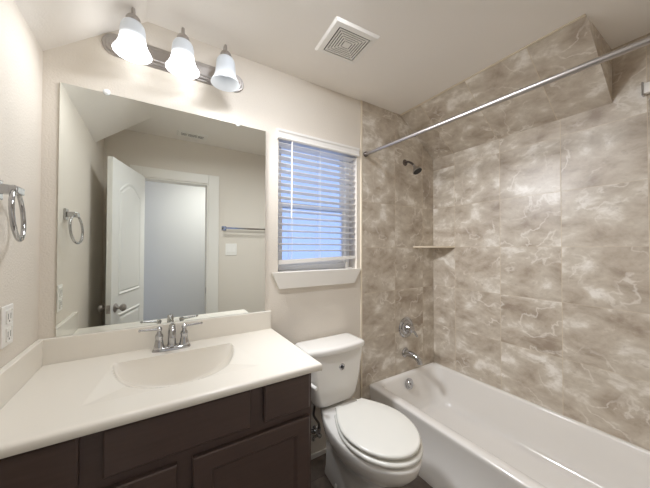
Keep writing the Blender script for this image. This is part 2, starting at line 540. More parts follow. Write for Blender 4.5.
# sill: apron board with mitred ends under a thin ledge
bm = bmesh.new()
prism(bm, [(0.983, -0.026, 1.212), (1.655, -0.026, 1.212), (1.598, -0.020, 1.113), (1.030, -0.020, 1.113)], (0, 0.020, 0))
box(bm, WX0 + 0.001, WX1 - 0.001, -0.006, 0.084, 1.205, 1.2125)
sill = struct('window_sill', bm, TRIMW)

# ------------------------------------------------------------------ blind
bl = thing('window_blind', 'white horizontal slat blind lowered in the window above the toilet', 'blind', (1.33, 0.03, WZ1 - 0.002))
bm = bmesh.new()
box(bm, WX0 + 0.003, WX1 - 0.003, 0.006, 0.060, 2.035, WZ1 - 0.002, 0.002)
obj('headrail', bm, BLINDW, bl)
bm = bmesh.new()
prof = [(-0.012, 2.024), (-0.018, 2.030), (-0.014, 2.040), (-0.014, 2.062), (-0.020, 2.070), (-0.020, 2.083), (-0.002, 2.083), (-0.002, 2.024)]
prism(bm, [(WX0 - 0.010, y, z) for y, z in prof], (WX1 - WX0 + 0.022, 0, 0))
obj('valance', bm, BLINDW, bl)
bm = bmesh.new()
nsl = 17
zs = [2.006 - 0.0415 * i for i in range(nsl)]
for i, z in enumerate(zs):
    x0, x1 = WX0 + 0.008, WX1 - 0.006
    tilt = -0.004
    up, dn = [], []
    for k in range(7):
        q = k / 6
        y = 0.010 + 0.050 * q
        zz = z + tilt * (q - 0.5) * 2 + 0.0028 * math.sin(PI * q)
        up.append((y, zz + 0.0014)); dn.append((y, zz - 0.0014))
    prism(bm, [(x0, y, zz) for y, zz in up + dn[::-1]], (x1 - x0, 0, 0))
obj('slats', bm, BLINDW, bl, smooth=True, angle=30)
bm = bmesh.new()
pts = [(WX0 + 0.008, 1.258), (WX1 - 0.006, 1.284), (WX1 - 0.006, 1.305), (WX0 + 0.008, 1.284)]
prism(bm, [(x, 0.010, z) for x, z in pts], (0, 0.050, 0))
obj('bottom_rail', bm, BLINDW, bl)
for xc in (1.125, 1.330, 1.535):
    bm = bmesh.new()
    for y in (0.0085, 0.0615):
        tube(bm, [(xc, y, 2.034), (xc, y, 1.272)], 0.0009, 6, 0)
    for y in (0.035,):
        tube(bm, [(xc + 0.006, y, 2.034), (xc + 0.006, y, 1.28)], 0.0008, 6, 0)
    obj('ladder_cord', bm, PLASTIC, bl)
bm = bmesh.new()
tube(bm, [(1.118, -0.004, 2.022), (1.116, -0.008, 1.98), (1.114, -0.008, 1.547)], 0.0042, 8, 6)
obj('tilt_wand', bm, PLASTIC, bl, smooth=True)
bm = bmesh.new(); box(bm, 1.560, 1.612, 0.030, 0.040, 1.2127, 1.222, 0.002); box(bm, 1.560, 1.575, 0.030, 0.040, 1.222, 1.262, 0.002)
hb = obj('hold_down_bracket', bm, PLASTIC); tag(hb, 'small white blind bracket standing on the window ledge at right', 'bracket')

# ------------------------------------------------------------------ mirror
bm = bmesh.new(); box(bm, 0.0545, 0.9437, -0.007, -0.001, 0.991, 2.0496)
me_m = obj('wall_mirror', bm, [MEDGE, MIRROR])
for p in me_m.data.polygons:
    if p.normal.y < -0.9: p.material_index = 1
tag(me_m, 'large frameless rectangular mirror above the vanity backsplash', 'mirror')
for x in (0.207, 0.785):
    bm = bmesh.new()
    lathe(bm, [(0.013, 0), (0.013, 0.004), (0.009, 0.008), (0.003, 0.009)], (x, -0.0072, 2.053), (0, -1, 0), 20)
    box(bm, x - 0.008, x + 0.008, -0.0085, 0.0, 2.0505, 2.062)
    obj('mirror_clip', bm, CLIPM, me_m, smooth=True)

# ------------------------------------------------------------------ vanity light
vl = thing('vanity_light', 'brushed nickel three shade light bar above the mirror', 'light', (0.5, 0, 2.285))
def oval(x0, x1, z0, z1, y, n=14):
    r = (z1 - z0) / 2; zc = (z0 + z1) / 2; e = 1.05
    out = []
    for k in range(n + 1):
        a = -PI / 2 + PI * k / n
        out.append(Vector((x1 - r * e + r * e * math.cos(a), y, zc + r * math.sin(a))))
    for k in range(n + 1):
        a = PI / 2 + PI * k / n
        out.append(Vector((x0 + r * e + r * e * math.cos(a), y, zc + r * math.sin(a))))
    return out
bm = bmesh.new()
X0, X1, Z0, Z1 = 0.186, 0.814, 2.229, 2.331
rings = []
for ins, y in ((0, 0.0), (0, -0.006), (0.004, -0.010), (0.011, -0.010), (0.012, -0.015), (0.016, -0.018), (0.024, -0.018), (0.026, -0.023), (0.030, -0.025)):
    rings.append(oval(X0 + ins, X1 - ins, Z0 + ins, Z1 - ins, y))
loft(bm, rings)
obj('backplate', bm, NICKEL, vl, smooth=True, angle=25)
LX = (0.308, 0.499, 0.690)
SY = -0.130
for i, x in enumerate(LX):
    dz = -0.004 * i
    bm = bmesh.new()
    tube(bm, [(x, -0.024, 2.280), (x, -0.042, 2.288), (x, -0.058, 2.332 + dz), (x, -0.078, 2.374 + dz), (x, -0.104, 2.395 + dz), (x, -0.125, 2.389 + dz), (x, SY, 2.356 + dz)], 0.0065, 12, 8)
    lathe(bm, [(0.020, 0), (0.020, 0.004), (0.012, 0.009), (0.008, 0.011)], (x, -0.0245, 2.280), (0, -1, 0), 20)
    arm = obj('lamp_arm', bm, NICKEL, vl, smooth=True)
    bm = bmesh.new()
    lathe(bm, [(0.007, 0.028), (0.012, 0.024), (0.021, 0.017), (0.026, 0.008), (0.028, -0.002), (0.028, -0.007)], (x, SY, 2.334 + dz), (0, 0, 1), 28)
    obj('socket_cup', bm, NICKEL, vl, smooth=True)
    zt, zb = 2.326 + dz, 2.193 + dz
    prof = [(0.027, 0.0), (0.036, -0.006), (0.042, -0.016), (0.045, -0.030), (0.0465, -0.050), (0.048, -0.070), (0.0505, -0.088), (0.056, -0.106), (0.063, -0.120), (0.068, -0.128), (0.0705, -0.133)]
    inner = [(r - 0.003, h) for r, h in prof[::-1]]
    m = shade_mat('lit_shade' if i < 2 else 'dim_shade', LAMP_BRIGHT[i] if i < 2 else LAMP_WEAK, zb + 0.010, zt - 0.055, 0.16 if i < 2 else 0.10)
    bm = bmesh.new(); lathe(bm, prof + inner, (x, SY, zt), (0, 0, 1), 36, cap0=False, cap1=False)
    obj('lamp_shade', bm, m, vl, smooth=True, angle=60, label='bright frosted glass bell shade' if i < 2 else 'dimmer frosted glass bell shade at the far end')
    bm = bmesh.new(); lathe(bm, [(0.012, 0.055), (0.014, 0.040), (0.024, 0.025), (0.029, 0.008), (0.027, -0.008), (0.018, -0.022), (0.004, -0.028)], (x, SY, 2.262 + dz), (0, 0, 1), 24)
    obj('bulb', bm, m, vl, smooth=True)

# ------------------------------------------------------------------ vanity cabinet
CZ = 0.887
vc = thing('bathroom_vanity', 'dark espresso wood vanity cabinet under the cream countertop', 'vanity', (0.49, -0.27, 0))
bm = bmesh.new()
x0, x1, yf, yb, zt = 0.022, 0.962, -0.535, -0.004, 0.856
for xa, xb in ((x0, x0 + 0.018), (x1 - 0.018, x1)):
    box(bm, xa, xb, yf + 0.02, yb, 0.0, zt)
box(bm, x0 + 0.018, x1 - 0.018, yb - 0.012, yb, 0.0, zt - 0.2)
box(bm, x0 + 0.018, x1 - 0.018, yf + 0.02, yb - 0.012, 0.10, 0.118)
box(bm, x0 + 0.018, x1 - 0.018, yf + 0.07, yf + 0.085, 0.0, 0.10)
obj('cabinet_body', bm, DARKWOOD, vc)
bm = bmesh.new()
def ff(xa, xb, za, zb): box(bm, xa, xb, yf, yf + 0.0195, za, zb)
ff(x0, x0 + 0.035, 0.10, zt); ff(x1 - 0.035, x1, 0.10, zt)
ff(x0 + 0.035, x1 - 0.035, 0.845, zt); ff(x0 + 0.035, x1 - 0.035, 0.655, 0.715); ff(x0 + 0.035, x1 - 0.035, 0.10, 0.14)
ff(0.222, 0.282, 0.715, 0.845); ff(0.697, 0.757, 0.715, 0.845); ff(0.460, 0.518, 0.14, 0.655)
obj('face_frame', bm, DARKWOOD, vc)
FY = yf - 0.0205
for xa, xb in ((0.030, 0.226), (0.279, 0.702), (0.753, 0.946)):
    bm = bmesh.new()
    rings = [[Vector((x, y, z)) for x, z in ((xa + i, 0.704 + i), (xb - i, 0.704 + i), (xb - i, 0.842 - i), (xa + i, 0.842 - i))]
             for i, y in ((0, yf - 0.001), (0, FY + 0.005), (0.005, FY), )]
    loft(bm, rings)
    obj('drawer_front', bm, DARKWOOD, vc)
for xa, xb in ((0.030, 0.465), (0.511, 0.946)):
    bm = bmesh.new()
    za, zb = 0.120, 0.668
    def rect(i, y): return [Vector((x, y, z)) for x, z in ((xa + i, za + i), (xb - i, za + i), (xb - i, zb - i), (xa + i, zb - i))]
    loft(bm, [rect(0, yf - 0.001), rect(0, FY + 0.004), rect(0.004, FY), rect(0.056, FY), rect(0.060, FY + 0.003), rect(0.066, FY + 0.010), rect(0.070, FY + 0.011)])
    obj('cabinet_door', bm, DARKWOOD, vc)

# ------------------------------------------------------------------ countertop with the integral bowl
ct = thing('vanity_countertop', 'cream marble vanity countertop with moulded sink bowl', 'countertop', (0.49, -0.29, CZ))
XC, YB, BW, BL = 0.491, -0.146, 0.230, 0.328
def sink_depth(x, y):
    v = (YB - y) / BL
    if v <= 0: return 0.0
    u = (x - XC) / BW
    d = 0.0
    r2 = u * u + v * v
    if r2 < 1:
        d = 0.130 * (1 - r2) ** 0.55
        d *= min(1.0, v / 0.10) ** 0.7
    w = BW + 0.045 * v
    e = min(w - abs(x - XC), (0.99 - v) * BL * 0.8)
    if e > 0: d = max(d, min(0.14 * e, 0.014) * min(1, v / 0.05))
    return d
xs = [0.0215 + (0.979 - 0.0215) * i / 190 for i in range(191)]
ysurf = [-0.0215 - (0.574 - 0.0215) * j / 120 for j in range(121)]
front = [(-0.580, CZ - 0.0008), (-0.586, CZ - 0.0035), (-0.589, CZ - 0.008), (-0.590, CZ - 0.014), (-0.590, CZ - 0.022), (-0.588, CZ - 0.027), (-0.583, CZ - 0.030), (-0.560, CZ - 0.030)]
bt, bb = bmesh.new(), bmesh.new()
VT, VB = {}, {}
def gv(store, bm_, i, j):
    if (i, j) not in store:
        if j < len(ysurf): y = ysurf[j]; z = CZ - sink_depth(xs[i], y)
        else: y, z = front[j - len(ysurf)]
        store[(i, j)] = bm_.verts.new((xs[i], y, z))
    return store[(i, j)]
NJ = len(ysurf) + len(front)
for i in range(len(xs) - 1):
    for j in range(NJ - 1):
        quad = ((i, j), (i + 1, j), (i + 1, j + 1), (i, j + 1))
        deep = any(jj < len(ysurf) and sink_depth(xs[ii], ysurf[jj]) > 0 for ii, jj in quad)
        if deep: bb.faces.new([gv(VB, bb, *q) for q in quad])
        else: bt.faces.new([gv(VT, bt, *q) for q in quad])
# right end, slightly rounded, and the underside
I = len(xs) - 1
edge = [gv(VT, bt, I, j).co.copy() for j in range(NJ)]
e1 = [Vector((0.983, p.y, CZ - 0.003 if p.z > CZ - 0.006 else p.z)) for p in edge]
e2 = [Vector((0.984, p.y, max(p.z - 0.006, CZ - 0.028)) ) for p in edge]
R1 = [bt.verts.new(p) for p in e1]; R2 = [bt.verts.new(p) for p in e2]
R0 = [gv(VT, bt, I, j) for j in range(NJ)]
Rb = [bt.verts.new((0.980, p.y, CZ - 0.030)) for p in edge]
for A, B in ((R0, R1), (R1, R2), (R2, Rb)):
    for j in range(NJ - 1):
        try: bt.faces.new((A[j], A[j + 1], B[j + 1], B[j]))
        except ValueError: pass
# plain underside strips front and right where the top overhangs the cabinet
box(bt, 0.9625, 0.9795, -0.56, -0.0215, CZ - 0.031, CZ - 0.0295)
obj('counter_slab', bt, MARBLE, ct, smooth=True, angle=35)
obj('sink_basin', bb, BASIN, ct, smooth=True, angle=60)
bm = bmesh.new(); lathe(bm, [(0.030, 0), (0.030, 0.003), (0.022, 0.004), (0.020, 0.001), (0.004, 0.001)], (XC, -0.235, CZ - 0.1235), (0, 0, 1), 28)
obj('sink_drain', bm, CHROME, ct, smooth=True)
bm = bmesh.new(); box(bm, 0.0005, 0.9795, -0.0210, -0.0005, CZ - 0.0295, 0.990, 0.003)
obj('backsplash', bm, MARBLE, ct)
bm = bmesh.new(); box(bm, 0.0005, 0.0210, -0.560, -0.0212, CZ - 0.0295, 0.990, 0.003)
obj('sidesplash', bm, MARBLE, ct)

# ------------------------------------------------------------------ faucet
fa = thing('sink_faucet', 'chrome two handle faucet standing behind the sink bowl', 'faucet', (0.468, -0.083, CZ))
bm = bmesh.new()
def cap_ring(hx, hy, z):
    out = []
    for k in range(40):
        a = 2 * PI * k / 40
        ex = 0.72
        sx = math.copysign(abs(math.cos(a)) ** ex, math.cos(a)); sy = math.copysign(abs(math.sin(a)) ** ex, math.sin(a))
        out.append(Vector((0.468 + hx * sx, -0.083 + hy * sy, z)))
    return out
loft(bm, [cap_ring(0.079, 0.026, CZ + 0.0002), cap_ring(0.079, 0.026, CZ + 0.006), cap_ring(0.075, 0.023, CZ + 0.012), cap_ring(0.062, 0.017, CZ + 0.017)])
obj('faucet_base', bm, CHROME, fa, smooth=True)
bm = bmesh.new()
tube(bm, [(0.468, -0.080, CZ + 0.012), (0.468, -0.080, CZ + 0.055), (0.468, -0.084, CZ + 0.092), (0.468, -0.104, CZ + 0.112), (0.468, -0.135, CZ + 0.106), (0.468, -0.155, CZ + 0.082), (0.468, -0.158, CZ + 0.072)],
     lambda t: 0.0185 - 0.0055 * min(1, t * 1.6), 18, 8)
lathe(bm, [(0.021, 0), (0.020, 0.008), (0.016, 0.020)], (0.468, -0.080, CZ + 0.012), (0, 0, 1), 24)
obj('spout', bm, CHROME, fa, smooth=True)
for s in (-1, 1):
    x = 0.468 + s * 0.051
    bm = bmesh.new()
    lathe(bm, [(0.022, 0.012), (0.022, 0.018), (0.019, 0.030), (0.015, 0.052), (0.015, 0.060), (0.017, 0.064), (0.015, 0.074), (0.010, 0.080), (0.009, 0.090), (0.012, 0.094), (0.012, 0.103), (0.006, 0.110)], (x, -0.083, CZ), (0, 0, 1), 24)
    h = obj('faucet_handle', bm, CHROME, fa, smooth=True)
    bm = bmesh.new()
    tube(bm, [(x, -0.083, CZ + 0.099), (x + s * 0.030, -0.086, CZ + 0.101), (x + s * 0.072, -0.090, CZ + 0.104)], lambda t: 0.0058 - 0.0015 * t, 10, 6)
    lathe(bm, [(0.0045, 0), (0.0065, 0.004), (0.004, 0.009)], (x + s * 0.070, -0.090, CZ + 0.104), (s, 0, 0), 10)
    obj('lever', bm, CHROME, h, smooth=True)
bm = bmesh.new(); tube(bm, [(0.468, -0.0615, CZ + 0.010), (0.468, -0.0615, CZ + 0.085)], 0.0025, 8, 0)
lathe(bm, [(0.003, 0), (0.006, 0.004), (0.006, 0.010), (0.002, 0.013)], (0.468, -0.0615, CZ + 0.083), (0, 0, 1), 12)
obj('lift_rod', bm, CHROME, fa, smooth=True)

# ------------------------------------------------------------------ toilet
TX = 1.345
to = thing('toilet', 'white two piece toilet with closed lid beside the vanity', 'toilet', (TX, -0.36, 0))
def egg(z, yb_, yf_, hw, fb, cx=TX, n=22, qm=0.48):
    right = []
    for k in range(n + 1):
        t = k / n
        q = qm * (1 - math.cos(PI / 2 * t * 2)) / 2 * 1.0 if False else None
        th = -PI / 2 + PI * t if False else None
    qs = [qm * k / 8 for k in range(8)] + [qm + (1 - qm) * math.sin(PI / 2 * k / 16) for k in range(17)]
    pts = []
    for q in qs:
        if q <= qm: w = fb + (hw - fb) * math.sin(PI / 2 * q / qm)
        else: w = hw * math.sqrt(max(0.0, 1 - ((q - qm) / (1 - qm)) ** 2))
        pts.append((w, yb_ + (yf_ - yb_) * q))
    R_ = [Vector((cx + w, y, z)) for w, y in pts]
    L_ = [Vector((cx - w, y, z)) for w, y in pts[-2::-1]]
    return R_ + L_
bm = bmesh.new()
BC = TX + 0.012
loft(bm, [egg(0.0, -0.14, -0.575, 0.090, 0.078, BC), egg(0.012, -0.14, -0.575, 0.092, 0.080, BC), egg(0.05, -0.14, -0.56, 0.082, 0.072, BC),
          egg(0.15, -0.14, -0.555, 0.080, 0.068, BC), egg(0.21, -0.13, -0.59, 0.098, 0.066, BC), egg(0.27, -0.10, -0.655, 0.140, 0.062, BC, qm=0.52),
          egg(0.32, -0.06, -0.712, 0.172, 0.060, BC, qm=0.54), egg(0.36, -0.045, -0.742, 0.186, 0.060, BC, qm=0.55), egg(0.398, -0.045, -0.752, 0.190, 0.060, BC, qm=0.55),
          egg(0.408, -0.046, -0.751, 0.188, 0.058, BC, qm=0.55), egg(0.412, -0.048, -0.746, 0.184, 0.055, BC, qm=0.55)])
obj('bowl', bm, PORCELAIN, to, smooth=True, angle=50)
for s in (-1, 1):
    bm = bmesh.new(); lathe(bm, [(0.014, 0), (0.014, 0.012), (0.010, 0.020), (0.003, 0.023)], (BC + s * 0.079, -0.27, 0.012), (0, 0, 1), 16)
    obj('bolt_cap', bm, PLASTIC, to, smooth=True)
bm = bmesh.new()
def slab(bm_, z0, z1, yb_, yf_, hw, fb, e, dome=0.0, cx=TX + 0.017):
    rings = [egg(z0, yb_ - e, yf_ + 0.016, hw - 0.016, fb - e, cx), egg(z0 + 0.0005, yb_ - e * 0.4, yf_ + 0.004, hw - 0.004, fb - e * 0.4, cx), egg(z0 + e * 0.6, yb_, yf_, hw, fb, cx), egg(z1 - e, yb_, yf_, hw, fb, cx),
             egg(z1 - e * 0.3, yb_ - e * 0.5, yf_ + e * 0.5, hw - e * 0.5, fb - e * 0.5, cx), egg(z1, yb_ - e * 1.6, yf_ + e * 1.6, hw - e * 1.6, fb - e * 1.6, cx)]
    if dome: rings.append(egg(z1 + dome, yb_ - 0.07, yf_ + 0.10, hw - 0.08, fb * 0.5, cx))
    loft(bm_, rings)
slab(bm, 0.4185, 0.4385, -0.285, -0.745, 0.187, 0.112, 0.007)
for s in (-1, 1):
    for y in (-0.34, -0.62):
        w = 0.105 if y > -0.5 else 0.090
        box(bm, TX + 0.017 + s * w - 0.010, TX + 0.017 + s * w + 0.010, y - 0.008, y + 0.008, 0.4115, 0.4200)
        box(bm, TX + 0.017 + s * (w - 0.01) - 0.008, TX + 0.017 + s * (w - 0.01) + 0.008, y - 0.008, y + 0.008, 0.4380, 0.4478)
obj('seat', bm, SEATW, to, smooth=True, angle=60)
bm = bmesh.new()
slab(bm, 0.4475, 0.4665, -0.280, -0.731, 0.184, 0.100, 0.007, 0.003)
for s in (-1, 1):
    tube(bm, [(TX + 0.017 + s * 0.055, -0.276, 0.4525), (TX + 0.017 + s * 0.095, -0.276, 0.4525)], 0.0105, 12, 0)
obj('seat_lid', bm, SEATW, to, smooth=True, angle=60)
TKX = TX - 0.012
bm = bmesh.new()
def tk(z, hw, yb_, yf_, r): return rrect(TKX - hw, TKX + hw, yf_, yb_, z, r)
loft(bm, [tk(0.4145, 0.085, -0.045, -0.160, 0.04), tk(0.420, 0.112, -0.032, -0.180, 0.05), tk(0.435, 0.138, -0.026, -0.196, 0.05), tk(0.47, 0.157, -0.024, -0.205, 0.045),
          tk(0.55, 0.170, -0.022, -0.210, 0.04), tk(0.65, 0.182, -0.021, -0.213, 0.036), tk(0.733, 0.192, -0.020, -0.215, 0.034), tk(0.738, 0.188, -0.024, -0.211, 0.03)])
obj('tank', bm, PORCELAIN, to, smooth=True, angle=50)
bm = bmesh.new()
def lidring(z, e, n=16):
    # straight back, gently bowed front
    hw, yb_, yf_ = 0.208 - e, -0.016 - e, -0.214 + e
    out = []
    r = 0.035
    fr = []
    for k in range(n + 1):
        t = -1 + 2 * k / n
        fr.append(Vector((TKX + t * (hw - 0.02), yf_ - 0.022 * (1 - t * t), z)))
    out += fr
    out += [Vector((TKX + hw - 0.006, yf_ + 0.008, z)), Vector((TKX + hw, yf_ + 0.025, z))]
    out += [Vector((TKX + hw, yb_ - 0.02, z)), Vector((TKX + hw - 0.008, yb_ - 0.006, z)), Vector((TKX + hw - 0.02, yb_, z))]
    out += [Vector((TKX - hw + 0.02, yb_, z)), Vector((TKX - hw + 0.008, yb_ - 0.006, z)), Vector((TKX - hw, yb_ - 0.02, z))]
    out += [Vector((TKX - hw, yf_ + 0.025, z)), Vector((TKX - hw + 0.006, yf_ + 0.008, z))]
    return out
loft(bm, [lidring(0.7385, 0.010), lidring(0.742, 0.002), lidring(0.750, 0.0), lidring(0.764, 0.0), lidring(0.772, 0.004), lidring(0.776, 0.012), lidring(0.779, 0.03)])
obj('tank_lid', bm, PORCELAIN, to, smooth=True, angle=50)
bm = bmesh.new()
lathe(bm, [(0.020, 0), (0.020, 0.003), (0.017, 0.005), (0.0145, 0.0045), (0.0145, 0.002), (0.004, 0.002)], (1.352, -0.2125, 0.650), (0, -1, 0), 28)
bd = obj('round_badge', bm, CHROME, to, smooth=True)
bm = bmesh.new(); lathe(bm, [(0.009, 0), (0.009, 0.0035), (0.004, 0.0045)], (1.352, -0.2140, 0.650), (0, -1, 0), 16)
obj('badge_center', bm, BLACK, bd, smooth=True)
bm = bmesh.new()
lathe(bm, [(0.016, 0), (0.016, 0.006), (0.010, 0.012)], (TKX - 0.171, -0.17, 0.605), (-1, 0, 0), 18)
tube(bm, [(TKX - 0.180, -0.17, 0.605), (TKX - 0.190, -0.18, 0.600), (TKX - 0.188, -0.215, 0.592), (TKX - 0.178, -0.250, 0.586)], lambda t: 0.0075 + 0.003 * t, 12, 6)
obj('flush_lever', bm, PLASTIC, to, smooth=True)

# stop valve and hose on the wall behind the toilet
VX, VZ = 1.285, 0.180
sv = thing('supply_valve', 'chrome stop valve with dark braided hose low on wall between vanity and toilet', 'valve', (VX, 0.0, VZ))
bm = bmesh.new()
lathe(bm, [(0.028, 0), (0.028, 0.003), (0.012, 0.010)], (VX, -0.0005, VZ), (0, -1, 0), 24)
lathe(bm, [(0.008, 0), (0.008, 0.036), (0.013, 0.038), (0.013, 0.066), (0.008, 0.070)], (VX, -0.006, VZ), (0, -1, 0), 16)
lathe(bm, [(0.008, 0.0), (0.008, 0.020), (0.010, 0.022), (0.010, 0.030), (0.006, 0.034)], (VX - 0.010, -0.058, VZ), (-1, 0, 0), 16)
lathe(bm, [(0.009, 0), (0.009, 0.024), (0.012, 0.025), (0.012, 0.040)], (VX, -0.058, VZ + 0.005), (0, 0, 1), 16)
obj('valve_body', bm, CHROME, sv, smooth=True)
bm = bmesh.new()
rings = []
for x, s_ in ((VX - 0.043, 0.8), (VX - 0.047, 1.0), (VX - 0.054, 1.0), (VX - 0.058, 0.75)):
    rings.append([Vector((x, -0.058 + 0.027 * s_ * math.cos(2 * PI * k / 24), VZ + 0.015 * s_ * math.sin(2 * PI * k / 24))) for k in range(24)])
loft(bm, rings)
obj('valve_handle', bm, CHROME, sv, smooth=True)
bm = bmesh.new()
tube(bm, [(VX, -0.058, VZ + 0.044), (VX - 0.004, -0.062, VZ + 0.075), (VX - 0.030, -0.075, VZ + 0.115), (VX - 0.056, -0.090, VZ + 0.160), (VX - 0.058, -0.100, VZ + 0.205), (VX - 0.055, -0.105, VZ + 0.234)], 0.0075, 10, 8)
obj('braided_hose', bm, DARKMETAL, sv, smooth=True)

# ------------------------------------------------------------------ bathtub
tb = thing('bathtub', 'white alcove bathtub along the tiled wall', 'bathtub', (2.12, -0.77, 0))
TX0, TX1, TY0, TY1, TZ = 1.744, XR - 0.001, -D + 0.001, -0.010, 0.3565
bm = bmesh.new()
rings = [rrect(TX0 + 0.004, TX1, TY0, TY1, 0.0, 0.002), rrect(TX0 + 0.004, TX1, TY0, TY1, 0.055, 0.002), rrect(TX0 + 0.010, TX1, TY0, TY1, 0.062, 0.002),
         rrect(TX0 + 0.012, TX1, TY0, TY1, 0.26, 0.002), rrect(TX0 + 0.004, TX1, TY0, TY1, 0.325, 0.002),
         rrect(TX0, TX1, TY0, TY1, TZ - 0.012, 0.003), rrect(TX0 + 0.002, TX1 - 0.001, TY0 + 0.001, TY1 - 0.001, TZ - 0.005, 0.004), rrect(TX0 + 0.009, TX1 - 0.003, TY0 + 0.003, TY1 - 0.003, TZ, 0.008),
         rrect(TX0 + 0.058, TX1 - 0.020, TY0 + 0.045, TY1 - 0.024, TZ, 0.05), rrect(TX0 + 0.066, TX1 - 0.026, TY0 + 0.055, TY1 - 0.032, TZ - 0.005, 0.06), rrect(TX0 + 0.071, TX1 - 0.030, TY0 + 0.065, TY1 - 0.040, TZ - 0.018, 0.07),
         rrect(TX0 + 0.080, TX1 - 0.036, TY0 + 0.12, TY1 - 0.060, 0.24, 0.10), rrect(TX0 + 0.090, TX1 - 0.046, TY0 + 0.20, TY1 - 0.085, 0.14, 0.12),
         rrect(TX0 + 0.102, TX1 - 0.058, TY0 + 0.25, TY1 - 0.105, 0.095, 0.13), rrect(TX0 + 0.122, TX1 - 0.078, TY0 + 0.28, TY1 - 0.130, 0.072, 0.13),
         rrect(TX0 + 0.160, TX1 - 0.115, TY0 + 0.33, TY1 - 0.170, 0.062, 0.12), rrect(TX0 + 0.28, TX1 - 0.24, TY0 + 0.5, TY1 - 0.35, 0.058, 0.08)]
loft(bm, rings)
obj('tub_shell', bm, ACRYLIC, tb, smooth=True, angle=50)
bm = bmesh.new()
oc = Vector((2.105, -0.0735, 0.292)); on = Vector((0, -1, 0.24)).normalized()
lathe(bm, [(0.040, -0.004), (0.040, 0.004), (0.036, 0.007), (0.028, 0.006), (0.026, 0.010), (0.004, 0.012)], oc, on, 32)
ov = obj('overflow_plate', bm, CHROME, tb, smooth=True)
bm = bmesh.new(); lathe(bm, [(0.006, 0), (0.006, 0.003), (0.002, 0.004)], oc + on * 0.011, on, 12)
obj('screw', bm, DARKMETAL, ov, smooth=True)
bm = bmesh.new(); lathe(bm, [(0.034, 0), (0.034, 0.004), (0.027, 0.006), (0.024, 0.002), (0.015, 0.002), (0.014, 0.012), (0.004, 0.014)], (2.110, -0.30, 0.0625), (0, 0, 1), 28)
obj('tub_drain', bm, CHROME, tb, smooth=True)

# tub spout, valve, shower head
bm = bmesh.new()
sp = thing('tub_spout', 'chrome tub spout on the tile above the tub end', 'spout', (2.128, -0.009, 0.513))
lathe(bm, [(0.038, 0), (0.038, 0.006), (0.030, 0.013)], (2.128, -0.0095, 0.513), (0, -1, 0), 28)
obj('flange', bm, CHROME, sp, smooth=True)
bm = bmesh.new()
tube(bm, [(2.128, -0.018, 0.513), (2.131, -0.06, 0.515), (2.136, -0.105, 0.508), (2.140, -0.138, 0.487), (2.141, -0.146, 0.462)], lambda t: 0.027 - 0.008 * t, 20, 8)
obj('spout_body', bm, CHROME, sp, smooth=True)
va = thing('shower_valve', 'round chrome shower valve with lever handle above the tub spout', 'valve', (2.138, -0.009, 0.714))
bm = bmesh.new()
lathe(bm, [(0.083, 0), (0.083, 0.004), (0.078, 0.009), (0.066, 0.011), (0.062, 0.008), (0.052, 0.008), (0.046, 0.013), (0.030, 0.017)], (2.138, -0.0095, 0.714), (0, -1, 0), 48)
obj('escutcheon', bm, CHROME, va, smooth=True, angle=30)
bm = bmesh.new()
lathe(bm, [(0.034, 0.012), (0.034, 0.030), (0.029, 0.036), (0.024, 0.050), (0.028, 0.054), (0.027, 0.066), (0.012, 0.072), (0.003, 0.073)], (2.138, -0.0095, 0.714), (0, -1, 0), 28)
hv = obj('valve_handle', bm, CHROME, va, smooth=True)
bm = bmesh.new(); tube(bm, [(2.142, -0.070, 0.708), (2.160, -0.078, 0.690), (2.180, -0.084, 0.655)], lambda t: 0.0115 - 0.003 * t, 12, 6)
lathe(bm, [(0.006, 0), (0.009, 0.006), (0.005, 0.013)], (2.178, -0.0835, 0.660), (0.35, -0.1, -0.9), 12)
obj('lever', bm, CHROME, hv, smooth=True)
sh = thing('shower_fixture', 'dark metal shower head on a bent arm high on the tile', 'shower head', (2.130, -0.009, 2.063))
bm = bmesh.new()
lathe(bm, [(0.026, 0), (0.026, 0.003), (0.012, 0.010)], (2.130, -0.0095, 2.063), (0, -1, 0), 24)
tube(bm, [(2.130, -0.012, 2.063), (2.131, -0.042, 2.062), (2.133, -0.078, 2.040), (2.134, -0.096, 2.020)], 0.0085, 12, 8)
obj('shower_arm', bm, DARKMETAL, sh, smooth=True)
hd = Vector((0.05, -0.52, -0.85)).normalized()
bm = bmesh.new()
lathe(bm, [(0.010, 0), (0.014, 0.004), (0.014, 0.014), (0.010, 0.018), (0.016, 0.026), (0.030, 0.044), (0.038, 0.058), (0.039, 0.064), (0.036, 0.067)], Vector((2.1345, -0.099, 2.016)) - hd * 0.006, hd, 28)
h_ = obj('spray_head', bm, NICKEL, sh, smooth=True)
bm = bmesh.new(); lathe(bm, [(0.0345, 0.0), (0.0335, 0.003), (0.004, 0.004)], Vector((2.1345, -0.099, 2.016)) + hd * 0.0605, hd, 28)
obj('spray_face', bm, BLACK, h_, smooth=True)

# corner shelf
bm = bmesh.new()
c0 = Vector((XR, -0.009, 1.372))
pts = [c0]
n = 14
A = Vector((2.232, -0.009, 1.372)); B = Vector((XR, -0.215, 1.372))
for k in range(n + 1):
    t = k / n
    p = A.lerp(B, t); out = Vector((-0.62, -0.78, 0)) * 0.022 * math.sin(PI * t)
    pts.append(p + out)
prism(bm, [p - Vector((0, 0, 0.007)) for p in pts], (0, 0, 0.014))
o = obj('corner_shelf', bm, SHELFM); tag(o, 'small triangular cream stone shelf in the tiled corner', 'shelf')

